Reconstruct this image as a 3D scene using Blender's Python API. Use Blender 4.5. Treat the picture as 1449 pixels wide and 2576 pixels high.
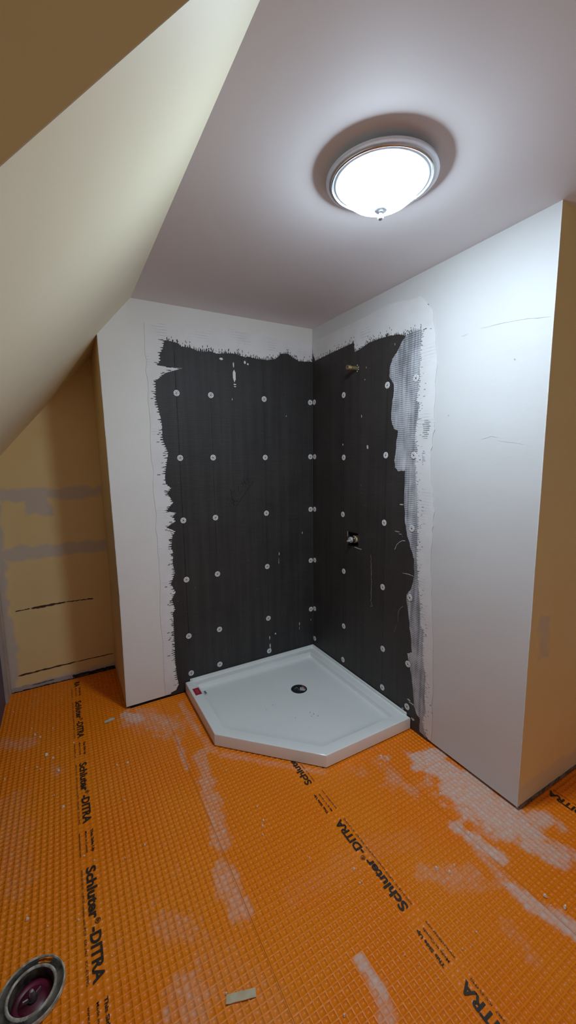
import bpy, bmesh, math, random
import numpy as np
from mathutils import Vector, Matrix
from mathutils.geometry import tessellate_polygon

for o in list(bpy.data.objects):
    bpy.data.objects.remove(o)
S = bpy.context.scene
C = S.collection
random.seed(7)
PI = math.pi

# ------------------------------------------------------------------ camera
def make_camera():
    yaw, pitch, roll = 0.5129, -0.1368, -0.0114
    f = Vector((math.sin(yaw) * math.cos(pitch), math.cos(yaw) * math.cos(pitch), math.sin(pitch)))
    r = Vector((math.cos(yaw), -math.sin(yaw), 0))
    u = r.cross(f)
    c, s = math.cos(roll), math.sin(roll)
    R_, U_ = c * r + s * u, -s * r + c * u
    cd = bpy.data.cameras.new('camera')
    cd.sensor_fit = 'HORIZONTAL'
    cd.sensor_width = 36
    cd.lens = 1006.62 / 1449 * 36
    cd.clip_start = 0.02
    co = bpy.data.objects.new('camera', cd)
    C.objects.link(co)
    m = Matrix((R_, U_, -f)).transposed().to_4x4()
    m.translation = Vector((-1.4647, -2.2581, 1.3919))
    co.matrix_world = m
    S.camera = co
make_camera()

# ------------------------------------------------------------------ world, exposure
W = bpy.data.worlds.new('world')
S.world = W
W.use_nodes = True
W.node_tree.nodes['Background'].inputs[0].default_value = (0.5, 0.5, 0.5, 1)
W.node_tree.nodes['Background'].inputs[1].default_value = 0.15
S.view_settings.view_transform = 'Standard'
S.view_settings.look = 'None'
S.view_settings.gamma = 1
S.view_settings.use_curve_mapping = False
S.view_settings.exposure = 0.48
LAMP_STRENGTH = 64.0
LAMP_COLOR = (0.70, 0.86, 1.0)
S.cycles.use_light_tree = False
S.cycles.max_bounces = 6
S.cycles.diffuse_bounces = 5
S.cycles.glossy_bounces = 3

# ------------------------------------------------------------------ constants of the place (metres)
H = 2.1967          # ceiling height
L = 1.473           # length of the right shower wall
SX = 1.0925         # where the flat ceiling meets the slope
K = 1.176           # slope gradient
NY = 0.524          # depth of the alcove
LX = 1.845          # knee wall
DY = -1.6648        # dormer cheek
BACK, FAR, DORM = -2.85, 1.15, -2.45  # unseen walls, drawn in close and kept pale to bounce more light
zs = lambda x: H - K * (-x - SX)

# ------------------------------------------------------------------ material helpers
def newmat(name):
    m = bpy.data.materials.new(name)
    m.use_nodes = True
    return m, m.node_tree.nodes, m.node_tree.links, m.node_tree.nodes['Principled BSDF']

def N(nt, typ, **kw):
    n = nt.new(typ)
    for k, v in kw.items():
        if k in n.inputs.keys() if hasattr(n.inputs, 'keys') else False:
            n.inputs[k].default_value = v
        else:
            setattr(n, k, v)
    return n

def rgba(c):
    return (c[0], c[1], c[2], 1)

def noise(nt, lk, vec, scale, detail=3, rough=0.55):
    n = nt.new('ShaderNodeTexNoise')
    n.inputs['Scale'].default_value = scale
    n.inputs['Detail'].default_value = detail
    n.inputs['Roughness'].default_value = rough
    lk.new(vec, n.inputs['Vector'])
    return n.outputs['Fac']

def mixc(nt, lk, fac, a, b):
    n = nt.new('ShaderNodeMix')
    n.data_type = 'RGBA'
    for sock, v in ((n.inputs[0], fac), (n.inputs[6], a), (n.inputs[7], b)):
        if isinstance(v, (int, float)):
            sock.default_value = v
        elif isinstance(v, tuple):
            sock.default_value = rgba(v)
        else:
            lk.new(v, sock)
    return n.outputs[2]

def mth(nt, lk, op, a, b=None, c=None):
    n = nt.new('ShaderNodeMath')
    n.operation = op
    for i, v in enumerate((a, b, c)):
        if v is None:
            continue
        if isinstance(v, (int, float)):
            n.inputs[i].default_value = v
        else:
            lk.new(v, n.inputs[i])
    return n.outputs[0]

def sstep(nt, lk, v, lo, hi):
    n = nt.new('ShaderNodeMapRange')
    n.interpolation_type = 'SMOOTHSTEP'
    n.inputs[1].default_value = lo
    n.inputs[2].default_value = hi
    lk.new(v, n.inputs[0])
    return n.outputs[0]

def coords(nt, scale=None, lk=None):
    t = nt.new('ShaderNodeTexCoord')
    if scale is None:
        return t.outputs['Object']
    mp = nt.new('ShaderNodeMapping')
    mp.inputs['Scale'].default_value = scale
    lk.new(t.outputs['Object'], mp.inputs['Vector'])
    return mp.outputs[0]

def bump(nt, lk, bs, h, strength, dist=0.002):
    b = nt.new('ShaderNodeBump')
    b.inputs['Strength'].default_value = strength
    b.inputs['Distance'].default_value = dist
    lk.new(h, b.inputs['Height'])
    lk.new(b.outputs[0], bs.inputs['Normal'])

def mat(name, col, col2=None, rough=0.6, scale=6, bstr=0.0, bscale=60, metal=0.0, spec=0.5, bdist=0.002, stretch=None):
    m, nt, lk, bs = newmat(name)
    bs.inputs['Roughness'].default_value = rough
    bs.inputs['Metallic'].default_value = metal
    bs.inputs['Specular IOR Level'].default_value = spec
    v = coords(nt, stretch, lk) if stretch else coords(nt)
    if col2 is None:
        col2 = tuple(c * 0.93 for c in col)
    f = sstep(nt, lk, noise(nt, lk, v, scale, 2), 0.35, 0.65)
    lk.new(mixc(nt, lk, f, col, col2), bs.inputs['Base Color'])
    if bstr:
        bump(nt, lk, bs, noise(nt, lk, v, bscale, 2), bstr, bdist)
    return m

TAN = (0.88, 0.68, 0.325)
TAN2 = (0.86, 0.655, 0.30)
def wall_tan(name, regions, dark=()):
    """Tan paint with lighter filler patches. regions: list of (axis pair, centre, half size, softness)."""
    m, nt, lk, bs = newmat(name)
    bs.inputs['Roughness'].default_value = 0.6
    bs.inputs['Specular IOR Level'].default_value = 0.3
    v = coords(nt)
    sp = nt.new('ShaderNodeSeparateXYZ')
    lk.new(v, sp.inputs[0])
    base = mixc(nt, lk, sstep(nt, lk, noise(nt, lk, v, 5), .3, .7), TAN, TAN2)
    wob = mth(nt, lk, 'MULTIPLY', mth(nt, lk, 'SUBTRACT', noise(nt, lk, v, 9, 4), 0.5), 0.09)
    tot = None
    for (cx, cz, hx, hz, amt) in regions:
        dx = mth(nt, lk, 'SUBTRACT', mth(nt, lk, 'ABSOLUTE', mth(nt, lk, 'SUBTRACT', sp.outputs[0], cx)), hx)
        dz = mth(nt, lk, 'SUBTRACT', mth(nt, lk, 'ABSOLUTE', mth(nt, lk, 'SUBTRACT', sp.outputs[2], cz)), hz)
        d = mth(nt, lk, 'ADD', mth(nt, lk, 'MAXIMUM', dx, dz), wob)
        k = mth(nt, lk, 'MULTIPLY', mth(nt, lk, 'SUBTRACT', 1.0, sstep(nt, lk, d, -0.012, 0.014)), amt)
        tot = k if tot is None else mth(nt, lk, 'MAXIMUM', tot, k)
    if tot is not None:
        base = mixc(nt, lk, tot, base, (0.62, 0.56, 0.50))
    lk.new(base, bs.inputs['Base Color'])
    return m

M = {}
M['tan'] = wall_tan('tan_paint', [])
M['tan_nook'] = wall_tan('tan_paint_alcove', [(-1.5, 1.19, 0.6, 0.035, .8), (-1.6, 1.13, 0.06, 0.06, .8), (-1.5, 0.845, 0.6, 0.035, .8),
                                             (-1.83, 0.6, 0.045, 0.75, .9), (-1.5, 0.012, 0.6, 0.022, .9)])
M['tan_return'] = wall_tan('tan_paint_return', [(0.10, 0.70, 0.035, 0.085, .55), (0.30, 0.05, 0.33, 0.05, .45)])
M['cream'] = mat('cream_slope_paint', (0.90, 0.84, 0.62), (0.88, 0.815, 0.595), 0.6, 2.0)
M['ceil'] = mat('ceiling_paint', (0.82, 0.80, 0.815), (0.805, 0.785, 0.80), 0.65, 3)
M['primer_a'] = mat('primer_greenish', (0.87, 0.86, 0.82), (0.85, 0.84, 0.80), .65, 4, .15, 70)
M['primer_b'] = mat('primer_white', (0.69, 0.69, 0.685), (0.675, 0.67, 0.66), .55, 3, .22, 26, stretch=(1, 1, 1.6))
M['dark'] = mat('dark_gap', (0.012, 0.010, 0.009), (0.02, .016, .013), .9)  # near black, also used as painted shade inside the valve opening
M['sill'] = mat('dark_brown_plate', (0.05, 0.035, 0.025), (0.02, .015, .012), .9, 40)  # dark brown, puts shade into the gaps under the walls
M['filler'] = mat('grey_floor_filler', (0.20, 0.185, 0.165), (0.07, .06, .05), .9, 35, .5, 90)
M['lavender'] = mat('lavender_paint', (0.10, 0.09, 0.16), (0.085, .075, .135), .6)
M['casing'] = mat('casing_paint', (0.50, 0.43, 0.40), (.45, .39, .36), .6, 10, .1)
M['bead'] = mat('corner_bead_paint', (0.78, 0.78, 0.76), (.70, .69, .66), .6, 30)
M['crack'] = mat('torn_paper_crack', (0.10, 0.055, 0.03), (0.05, .03, .02), .9, 50)

# joint compound: white with faint trowel lines
def compound(name, c1, c2, axis):
    m, nt, lk, bs = newmat(name)
    bs.inputs['Roughness'].default_value = .75
    bs.inputs['Specular IOR Level'].default_value = .25
    v = coords(nt)
    w = nt.new('ShaderNodeTexWave')
    w.bands_direction = 'Z'
    w.inputs['Scale'].default_value = 22
    w.inputs['Distortion'].default_value = 0.6
    lk.new(v, w.inputs['Vector'])
    mask = sstep(nt, lk, noise(nt, lk, v, 7, 4), .52, .72)
    lines = mth(nt, lk, 'MULTIPLY', sstep(nt, lk, w.outputs['Fac'], .82, 1.0), mask)
    c = mixc(nt, lk, sstep(nt, lk, noise(nt, lk, v, 9, 4), .35, .65), c1, c2)
    c = mixc(nt, lk, mth(nt, lk, 'MULTIPLY', lines, .35), c, (0.12, .12, .12))
    lk.new(c, bs.inputs['Base Color'])
    bump(nt, lk, bs, noise(nt, lk, v, 60, 4), .25)
    return m
M['comp_a'] = compound('joint_compound_back', (0.87, 0.86, 0.86), (0.83, 0.82, 0.81), 0)
M['comp_b'] = compound('joint_compound_right', (0.78, 0.77, 0.775), (0.74, 0.73, 0.72), 1)

def smear_mat():
    m, nt, lk, bs = newmat('thin_compound_film')
    bs.inputs['Roughness'].default_value = .7
    v = coords(nt)
    w = nt.new('ShaderNodeTexWave')
    w.bands_direction = 'Z'
    w.inputs['Scale'].default_value = 33
    w.inputs['Distortion'].default_value = 1.2
    w.inputs['Detail'].default_value = 2
    lk.new(v, w.inputs['Vector'])
    n1 = noise(nt, lk, v, 8, 4)
    mp = nt.new('ShaderNodeMapping')
    mp.inputs['Rotation'].default_value = (-.30, 0, 0)
    mp.inputs['Scale'].default_value = (1, 34, 2.0)
    lk.new(v, mp.inputs['Vector'])
    n2 = noise(nt, lk, mp.outputs[0], 1.6, 4)
    f = mth(nt, lk, 'ADD', mth(nt, lk, 'MULTIPLY', w.outputs['Fac'], .20), mth(nt, lk, 'MULTIPLY', n1, .60))
    f = mth(nt, lk, 'ADD', f, mth(nt, lk, 'MULTIPLY', n2, .60))
    f = sstep(nt, lk, f, .45, .98)
    lk.new(mixc(nt, lk, f, (0.13, 0.135, 0.15), (0.66, 0.67, 0.71)), bs.inputs['Base Color'])
    bump(nt, lk, bs, w.outputs['Fac'], .2)
    return m
M['smear'] = smear_mat()

def board_mat(name, cw):
    m, nt, lk, bs = newmat(name)
    bs.inputs['Roughness'].default_value = .55
    bs.inputs['Specular IOR Level'].default_value = .35
    v = coords(nt)
    streak = noise(nt, lk, coords(nt, (9, 9, .35), lk), 3.0, 5, .6)
    fine = noise(nt, lk, coords(nt, (1.5, 1.5, 26), lk), 7, 3)
    blot = noise(nt, lk, v, 3.5, 4)
    f = mth(nt, lk, 'ADD', mth(nt, lk, 'MULTIPLY', streak, .5), mth(nt, lk, 'MULTIPLY', blot, .4))
    f = mth(nt, lk, 'ADD', f, mth(nt, lk, 'MULTIPLY', fine, .2))
    c = mixc(nt, lk, sstep(nt, lk, f, .4, .72), cw[0], cw[1])
    sp = sstep(nt, lk, noise(nt, lk, v, 55, 1), .77, .82)
    c = mixc(nt, lk, mth(nt, lk, 'MULTIPLY', sp, .25), c, (.4, .4, .4))
    lk.new(c, bs.inputs['Base Color'])
    w = nt.new('ShaderNodeTexWave')
    w.bands_direction = 'Z'
    w.inputs['Scale'].default_value = 40
    lk.new(v, w.inputs['Vector'])
    bump(nt, lk, bs, w.outputs['Fac'], .25, .001)
    return m
M['board_a'] = board_mat('black_board_back', ((0.030, 0.0285, 0.0275), (0.050, 0.0475, 0.046)))
M['board_b'] = board_mat('black_board_right', ((0.034, 0.0295, 0.027), (0.053, 0.046, 0.042)))
M['zinc'] = mat('galvanised_washer', (0.86, 0.86, 0.85), (.70, .70, .69), .5, 120, metal=.0)
M['screw'] = mat('screw_head_steel', (0.10, .10, .10), None, .5, metal=.6)
M['hairline'] = mat('hairline_grey', (0.42, .42, .42), None, .8)  # plain grey of the thin crack lines
M['marker'] = mat('black_marker', (0.006, .006, .006), None, .7)
M['splash'] = mat('dried_plaster_splash', (0.62, .61, .58), (.5, .49, .46), .8, 60)
M['scratch'] = mat('pale_scratch', (0.28, .25, .19), (.2, .18, .14), .8, 60)
M['acrylic'] = mat('white_acrylic', (0.90, 0.92, 0.89), (.88, .90, .87), .2, 4, .05, 200, spec=.5)
M['sticker_red'] = mat('sticker_red', (0.42, .012, .035), None, .5)
M['sticker_white'] = mat('sticker_white', (0.75, .74, .74), None, .5)
M['sticker_pink'] = mat('sticker_fine_print', (0.55, .16, .18), None, .5)
M['print_grey'] = mat('grey_fine_print', (0.25, .28, .28), None, .6)
M['drain_black'] = mat('drain_cover_black', (0.02, .025, .027), (.012, .014, .015), .45, 40)
M['drain_red'] = mat('drain_print_red', (0.30, .05, .06), None, .5)
M['drain_grey'] = mat('drain_print_grey', (0.50, .50, .50), (.4, .42, .42), .5, 60)
M['nickel'] = mat('brushed_nickel', (0.70, .73, .78), (.66, .69, .74), .35, 60, metal=.4)
M['brass'] = mat('aged_brass', (0.50, .39, .20), (.30, .21, .09), .38, 90, .2, 200, metal=.6)
M['chrome'] = mat('chrome', (0.75, .75, .75), (.65, .65, .65), .18, 10, metal=1)
M['satin'] = mat('satin_valve_metal', (0.72, .71, .68), (.6, .59, .56), .3, 60, metal=.35)
M['bonnet'] = mat('beige_valve_bonnet', (0.75, .64, .42), (.66, .56, .34), .5)
M['flange_light'] = mat('grimy_flange_white', (0.62, .57, .47), (.26, .23, .17), .6, 55, .3, 80)
M['flange_dark'] = mat('flange_grime', (0.016, .013, .010), (.11, .095, .07), .55, 30, .5, 80)
M['plug_red'] = mat('test_plug_red', (0.15, .006, .03), (.06, .005, .012), .4, 30)
M['steel'] = mat('steel_wingnut', (0.6, .61, .63), None, .3, metal=.9)
M['print_black'] = mat('black_sheet_print', (0.012, .008, .006), (.03, .016, .008), .55, 80)
M['chip'] = mat('grey_paint_chip', (0.62, .60, .54), (.55, .53, .47), .7, 60)
M['tape'] = mat('beige_strip', (0.60, .50, .33), (.52, .43, .27), .7, 50)
M['crumb'] = mat('plaster_crumb', (0.88, .78, .68), (.80, .68, .56), .8, 60)

def membrane_mat():
    m, nt, lk, bs = newmat('orange_membrane')
    bs.inputs['Specular IOR Level'].default_value = .3
    v = coords(nt)
    at = nt.new('ShaderNodeAttribute')
    at.attribute_name = 'haze'
    big = sstep(nt, lk, noise(nt, lk, v, 2.2, 4), .35, .68)
    fine = noise(nt, lk, v, 95, 3)
    c = mixc(nt, lk, big, (0.95, 0.225, 0.003), (0.96, 0.262, 0.008))
    c = mixc(nt, lk, mth(nt, lk, 'MULTIPLY', fine, .25), c, (0.80, .17, .003))
    hz = mth(nt, lk, 'MULTIPLY', at.outputs['Fac'], sstep(nt, lk, mth(nt, lk, 'ADD', at.outputs['Fac'], fine), .45, 1.15))
    c = mixc(nt, lk, hz, c, (0.76, .56, .47))
    lk.new(c, bs.inputs['Base Color'])
    lk.new(mth(nt, lk, 'ADD', mth(nt, lk, 'MULTIPLY', hz, .35), .33), bs.inputs['Roughness'])
    return m
M['membrane'] = membrane_mat()

def emission_mat():
    m, nt, lk, bs = newmat('lit_frosted_glass')
    bs.inputs['Base Color'].default_value = (0.9, 0.93, 0.95, 1)
    bs.inputs['Roughness'].default_value = .3
    bs.inputs['Emission Color'].default_value = rgba(LAMP_COLOR)
    sp = nt.new('ShaderNodeSeparateXYZ')
    lk.new(coords(nt), sp.inputs[0])
    g = nt.new('ShaderNodeMapRange')           # glow shaped stronger at the bottom, to favour floor over walls
    g.inputs[1].default_value, g.inputs[2].default_value = -.045, -.097
    g.inputs[3].default_value, g.inputs[4].default_value = .30 * LAMP_STRENGTH, 2.05 * LAMP_STRENGTH
    lk.new(sp.outputs[2], g.inputs[0])
    lk.new(g.outputs[0], bs.inputs['Emission Strength'])
    return m
M['bowl'] = emission_mat()

# ------------------------------------------------------------------ mesh helpers
def obj(name, verts, faces, mats, parent=None, fm=None, smooth=None, **tags):
    me = bpy.data.meshes.new(name)
    me.from_pydata([tuple(v) for v in verts], [], faces)
    for m in (mats if isinstance(mats, (list, tuple)) else [mats]):
        me.materials.append(M[m])
    if fm:
        for p, i in zip(me.polygons, fm):
            p.material_index = i
    me.update()
    bm = bmesh.new()
    bm.from_mesh(me)
    bmesh.ops.recalc_face_normals(bm, faces=bm.faces)
    bm.to_mesh(me)
    bm.free()
    if smooth is not None:
        for p in me.polygons:
            p.use_smooth = True
        me.set_sharp_from_angle(angle=math.radians(smooth))
    return link(name, me, parent, **tags)

def link(name, me, parent=None, **tags):
    o = bpy.data.objects.new(name, me)
    C.objects.link(o)
    if parent:
        o.parent = parent
    for k, v in tags.items():
        o[k] = v
    return o

def empty(name, loc=(0, 0, 0), **tags):
    o = bpy.data.objects.new(name, None)
    C.objects.link(o)
    o.location = loc
    o.empty_display_size = .05
    for k, v in tags.items():
        o[k] = v
    return o

def box(x0, x1, y0, y1, z0, z1):
    v = [(x, y, z) for z in (z0, z1) for y in (y0, y1) for x in (x0, x1)]
    f = [(0, 2, 3, 1), (4, 5, 7, 6), (0, 1, 5, 4), (2, 6, 7, 3), (0, 4, 6, 2), (1, 3, 7, 5)]
    return v, f

def join(*vf):
    V, F = [], []
    for v, f in vf:
        n = len(V)
        V += list(v)
        F += [tuple(i + n for i in q) for q in f]
    return V, F

def prism(polys, t0, t1, fn):
    """polys: outer loop plus holes in 2-D; fn(a, b, t) -> xyz. Caps at t0 and t1."""
    if not isinstance(polys[0][0], (tuple, list)):
        polys = [polys]
    flat = [p for q in polys for p in q]
    n = len(flat)
    tri = tessellate_polygon([[Vector((a, b, 0)) for a, b in q] for q in polys])
    V = [fn(a, b, t0) for a, b in flat] + [fn(a, b, t1) for a, b in flat]
    F = [tuple(t) for t in tri] + [tuple(i + n for i in reversed(t)) for t in tri]
    k = 0
    for q in polys:
        m = len(q)
        for i in range(m):
            j = (i + 1) % m
            F.append((k + i, k + j, k + j + n, k + i + n))
        k += m
    return V, F
XZ = lambda a, b, t: (a, t, b)
YZ = lambda a, b, t: (t, a, b)
XY = lambda a, b, t: (a, b, t)

def lathe(prof, n=40, axis='z', caps=False):
    V, F = [], []
    for r, h in prof:
        for i in range(n):
            a = 2 * PI * i / n
            c, s = r * math.cos(a), r * math.sin(a)
            V.append((c, s, h) if axis == 'z' else (h, c, s))
    for k in range(len(prof) - 1):
        for i in range(n):
            j = (i + 1) % n
            F.append((k * n + i, k * n + j, (k + 1) * n + j, (k + 1) * n + i))
    if caps:
        F.append(tuple(range(n)))
        F.append(tuple(range((len(prof) - 1) * n, len(prof) * n)))
    return V, F

def stroke(pts, w, t0, t1, fn, taper=False):
    """A ribbon of width w along 2-D points with thickness."""
    P = [Vector(p) for p in pts]
    Lf, Rt = [], []
    for i, p in enumerate(P):
        a = P[max(i - 1, 0)]
        b = P[min(i + 1, len(P) - 1)]
        d = (b - a)
        d = d.normalized() if d.length else Vector((1, 0))
        nrm = Vector((-d.y, d.x)) * w * .5 * ((random.uniform(.5, 1.2)) if taper else 1)
        if taper and i in (0, len(P) - 1):
            nrm *= .3
        Lf.append(p + nrm)
        Rt.append(p - nrm)
    n = len(P)
    V = [fn(q.x, q.y, t0) for q in Lf + Rt] + [fn(q.x, q.y, t1) for q in Lf + Rt]
    F = []
    for o in (0, 2 * n):
        for i in range(n - 1):
            F.append((o + i, o + i + 1, o + n + i + 1, o + n + i))
    for i in range(n - 1):
        F.append((i, i + 1, 2 * n + i + 1, 2 * n + i))
        F.append((n + i, n + i + 1, 3 * n + i + 1, 3 * n + i))
    F.append((0, n, 3 * n, 2 * n))
    F.append((n - 1, 2 * n - 1, 4 * n - 1, 3 * n - 1))
    return V, F

def wiggle(p, q, n, amp):
    p, q = Vector(p), Vector(q)
    d = (q - p)
    nr = Vector((-d.y, d.x)).normalized()
    return [tuple(p + d * (i / n) + nr * random.uniform(-amp, amp)) for i in range(n + 1)]

ST = dict(kind='structure')

# ------------------------------------------------------------------ floor
FLX, FLY, FLR = -1.637, -1.162, 0.057     # closet flange opening
outer = [(DORM, BACK), (FAR, BACK), (FAR, NY + .02), (DORM, NY + .02)]
hole = [(FLX + FLR * math.cos(2 * PI * i / 32), FLY + FLR * math.sin(2 * PI * i / 32)) for i in range(32)]
v, f = prism([outer, hole], -0.10, -0.0042, XY)
floor = obj('floor', v, f, 'sill', label='floor covered with bright orange waffle underlay sheets', category='floor', **ST)

P_ = 0.0197
SEAMS = [-2.44, -1.870, -1.065, -0.260, 0.545, 1.14]
TEXTX = [(-1.52, -1.455), (-0.66, -0.60), (0.178, 0.235)]

def vnoise(x, y, s, seed):
    """smooth value noise"""
    rs = np.random.RandomState(seed)
    g = rs.rand(64, 64)
    u, w = x * s, y * s
    i, j = np.floor(u).astype(int), np.floor(w).astype(int)
    a, b = u - i, w - j
    a, b = a * a * (3 - 2 * a), b * b * (3 - 2 * b)
    q = lambda m, n: g[m % 64, n % 64]
    return (q(i, j) * (1 - a) + q(i + 1, j) * a) * (1 - b) + (q(i, j + 1) * (1 - a) + q(i + 1, j + 1) * a) * b

# thin-set residue: capsules (x0, y0, x1, y1, radius, amount)
HAZE = [(-.12, -1.07, -.03, -1.12, .055, 1), (-.10, -1.12, -.06, -1.25, .10, 1), (-.11, -1.28, -.06, -1.42, .12, 1),
        (-.12, -1.42, -.05, -1.55, .10, 1), (-.02, -1.52, .07, -1.55, .06, .9), (-.09, -1.58, -.05, -1.64, .07, .85),
        (-.27, -1.40, -.235, -1.55, .030, .95), (-.30, -1.64, -.25, -1.80, .036, .95), (-.275, -1.50, -.30, -1.66, .035, .5),
        (-.50, -1.46, -.36, -1.55, .04, .42), (-.47, -1.52, -.33, -1.60, .03, .36), (-.842, -1.53, -.835, -1.615, .016, 1),
        (-.99, -.55, -1.06, -1.0, .045, .55), (-1.09, -1.10, -1.085, -1.24, .05, .55), (-1.31, -1.17, -1.24, -1.23, .05, .35),
        (-1.29, -1.34, -1.28, -1.45, .07, .45), (-1.25, -.05, -1.21, -.12, .045, .9), (-1.2, -.1, -1.05, -.28, .11, .45),
        (-1.13, -.13, -1.05, -.30, .03, .6), (-1.063, -.36, -1.07, -.60, .012, .7), (-.97, -.10, -.955, -.40, .022, .55),
        (-.945, -.45, -.93, -.56, .02, .5), (-1.83, .03, -1.70, -.05, .05, .4), (-1.6, -.27, -1.58, -.33, .03, .4),
        (-.27, -.99, -.25, -1.01, .02, .7), (-.31, -1.1, -.28, -1.2, .04, .45), (-.41, -1.68, -.42, -1.77, .03, .3),
        (-.84, -1.60, -.86, -1.66, .03, .6), (-.55, -.93, -.9, -.60, .025, .45), (-1.2, -1.35, -1.1, -1.6, .09, .22),
        (-.9, -1.3, -.7, -1.3, .07, .18), (-.6, -1.3, -.45, -1.35, .06, .2), (-1.75, -.4, -1.7, -.8, .08, .25)]

def haze_at(x, y):
    h = np.zeros_like(x)
    nz = vnoise(x + 9, y + 9, 26, 3) * .6 + vnoise(x + 5, y + 3, 60, 4) * .4
    for (x0, y0, x1, y1, r, a) in HAZE:
        dx, dy = x1 - x0, y1 - y0
        t = np.clip(((x - x0) * dx + (y - y0) * dy) / (dx * dx + dy * dy + 1e-9), 0, 1)
        d = np.hypot(x - x0 - t * dx, y - y0 - t * dy)
        e = (r - d) / r + (nz - .5) * 1.1
        h = np.maximum(h, np.clip(e * 2.2, 0, 1) * a)
    h = np.maximum(h, np.clip((vnoise(x + 2, y + 7, 3.0, 8) * .5 + nz * .5 - .68) * 3, 0, .3))
    return h

def membrane(xa, xb, y0, y1, seed):
    rs = np.random.RandomState(seed)
    nx, ny = int((xb - xa) / P_), int((y1 - y0) / P_)
    px = (xb - xa - .0009) / nx
    cx = xa + .00045 + (np.arange(nx) + .5) * px
    cy = y0 + (np.arange(ny) + .5) * P_
    X, Y = [a.ravel() for a in np.meshgrid(cx, cy)]
    keep = (np.hypot(X - FLX, Y - FLY) > .066)
    # leave out what lies under walls
    keep &= ~((Y > 0.0) & (X > -1.235)) & ~((X > 0.012) & (Y > -1.46)) & ~((X < -1.845) & (Y > DY))
    X, Y = X[keep], Y[keep]
    n = len(X)
    depth = .0014 + .0006 * (rs.rand(n) - .5)
    for a, b in TEXTX:
        depth[(X > a) & (X < b)] = .0004
    hz = haze_at(X, Y)
    depth = depth * (1 - .55 * hz)
    hp = P_ * .5
    q = P_ * (.405 + .02 * (rs.rand(n) - .5))
    jx, jy = (rs.rand(n) - .5) * .0012, (rs.rand(n) - .5) * .0012
    V = np.zeros((n, 12, 3))
    sx, sy = np.array([-1, 1, 1, -1]), np.array([-1, -1, 1, 1])
    for k in range(4):
        V[:, k, 0] = X + sx[k] * px * .5
        V[:, k, 1] = Y + sy[k] * hp
        V[:, 4 + k, 0] = X + jx + sx[k] * q
        V[:, 4 + k, 1] = Y + jy + sy[k] * q
        V[:, 8 + k, 0] = X + jx + sx[k] * q * .97
        V[:, 8 + k, 1] = Y + jy + sy[k] * q * .97
        V[:, 8 + k, 2] = -depth + (rs.rand(n) - .5) * .0009 * (depth > .001)
        V[:, 4 + k, 2] = (rs.rand(n) - .5) * .0005
    base = lambda x, y: (vnoise(x, y, 8, 11) - .5) * .0012
    V[:, :, 2] += base(V[:, :, 0] + 20, V[:, :, 1] + 20) - .0006
    Fq = [(8, 9, 10, 11)]
    for k in range(4):
        j = (k + 1) % 4
        Fq += [(k, j, 4 + j, 4 + k), (4 + k, 4 + j, 8 + j, 8 + k)]
    Fq = np.array(Fq)
    F = (Fq[None] + (np.arange(n) * 12)[:, None, None]).reshape(-1, 4)
    me = bpy.data.meshes.new('membrane_sheet')
    me.vertices.add(n * 12)
    me.vertices.foreach_set('co', V.reshape(-1))
    me.loops.add(F.size)
    me.loops.foreach_set('vertex_index', F.reshape(-1).astype(np.int32))
    me.polygons.add(len(F))
    me.polygons.foreach_set('loop_start', (np.arange(len(F)) * 4).astype(np.int32))
    me.update(calc_edges=True)
    at = me.attributes.new('haze', 'FLOAT', 'POINT')
    hv = haze_at(V[:, :, 0], V[:, :, 1]) * .55 + hz[:, None] * .30
    hv[:, :8] *= .8
    hv[:, 8:] *= (.75 + .5 * rs.rand(n))[:, None]
    hv = np.clip(hv, 0, 1)
    at.data.foreach_set('value', hv.reshape(-1).astype(np.float32))
    me.materials.append(M['membrane'])
    me.validate()
    return link('membrane_sheet', me, floor)

sheets = [membrane(SEAMS[i], SEAMS[i + 1], BACK + .01, NY - .002, 20 + i) for i in range(len(SEAMS) - 1)]

# printed lettering on the sheets
def text_mesh(body, offset=0.0):
    cu = bpy.data.curves.new('lettering', 'FONT')
    cu.body = body
    cu.size = 1
    cu.offset = offset
    cu.resolution_u = 3
    to = bpy.data.objects.new('lettering', cu)
    C.objects.link(to)
    bpy.context.view_layer.update()
    me = bpy.data.meshes.new_from_object(to.evaluated_get(bpy.context.evaluated_depsgraph_get()))
    bpy.data.objects.remove(to)
    xy = [(p.co.x, p.co.y) for p in me.vertices]
    fs = [tuple(p.vertices) for p in me.polygons]
    bpy.data.meshes.remove(me)
    x0 = min(p[0] for p in xy)
    x1 = max(p[0] for p in xy)
    return [((a - x0) / (x1 - x0), b) for a, b in xy], fs

CAP = 0.729
TX = {}
def lettering(body, length, cap, place, z, offset=0.0):
    if (body, offset) not in TX:
        TX[(body, offset)] = text_mesh(body, offset)
    xy, fs = TX[(body, offset)]
    return [(*place(a * length, b * cap / .70), z) for a, b in xy], fs

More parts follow.
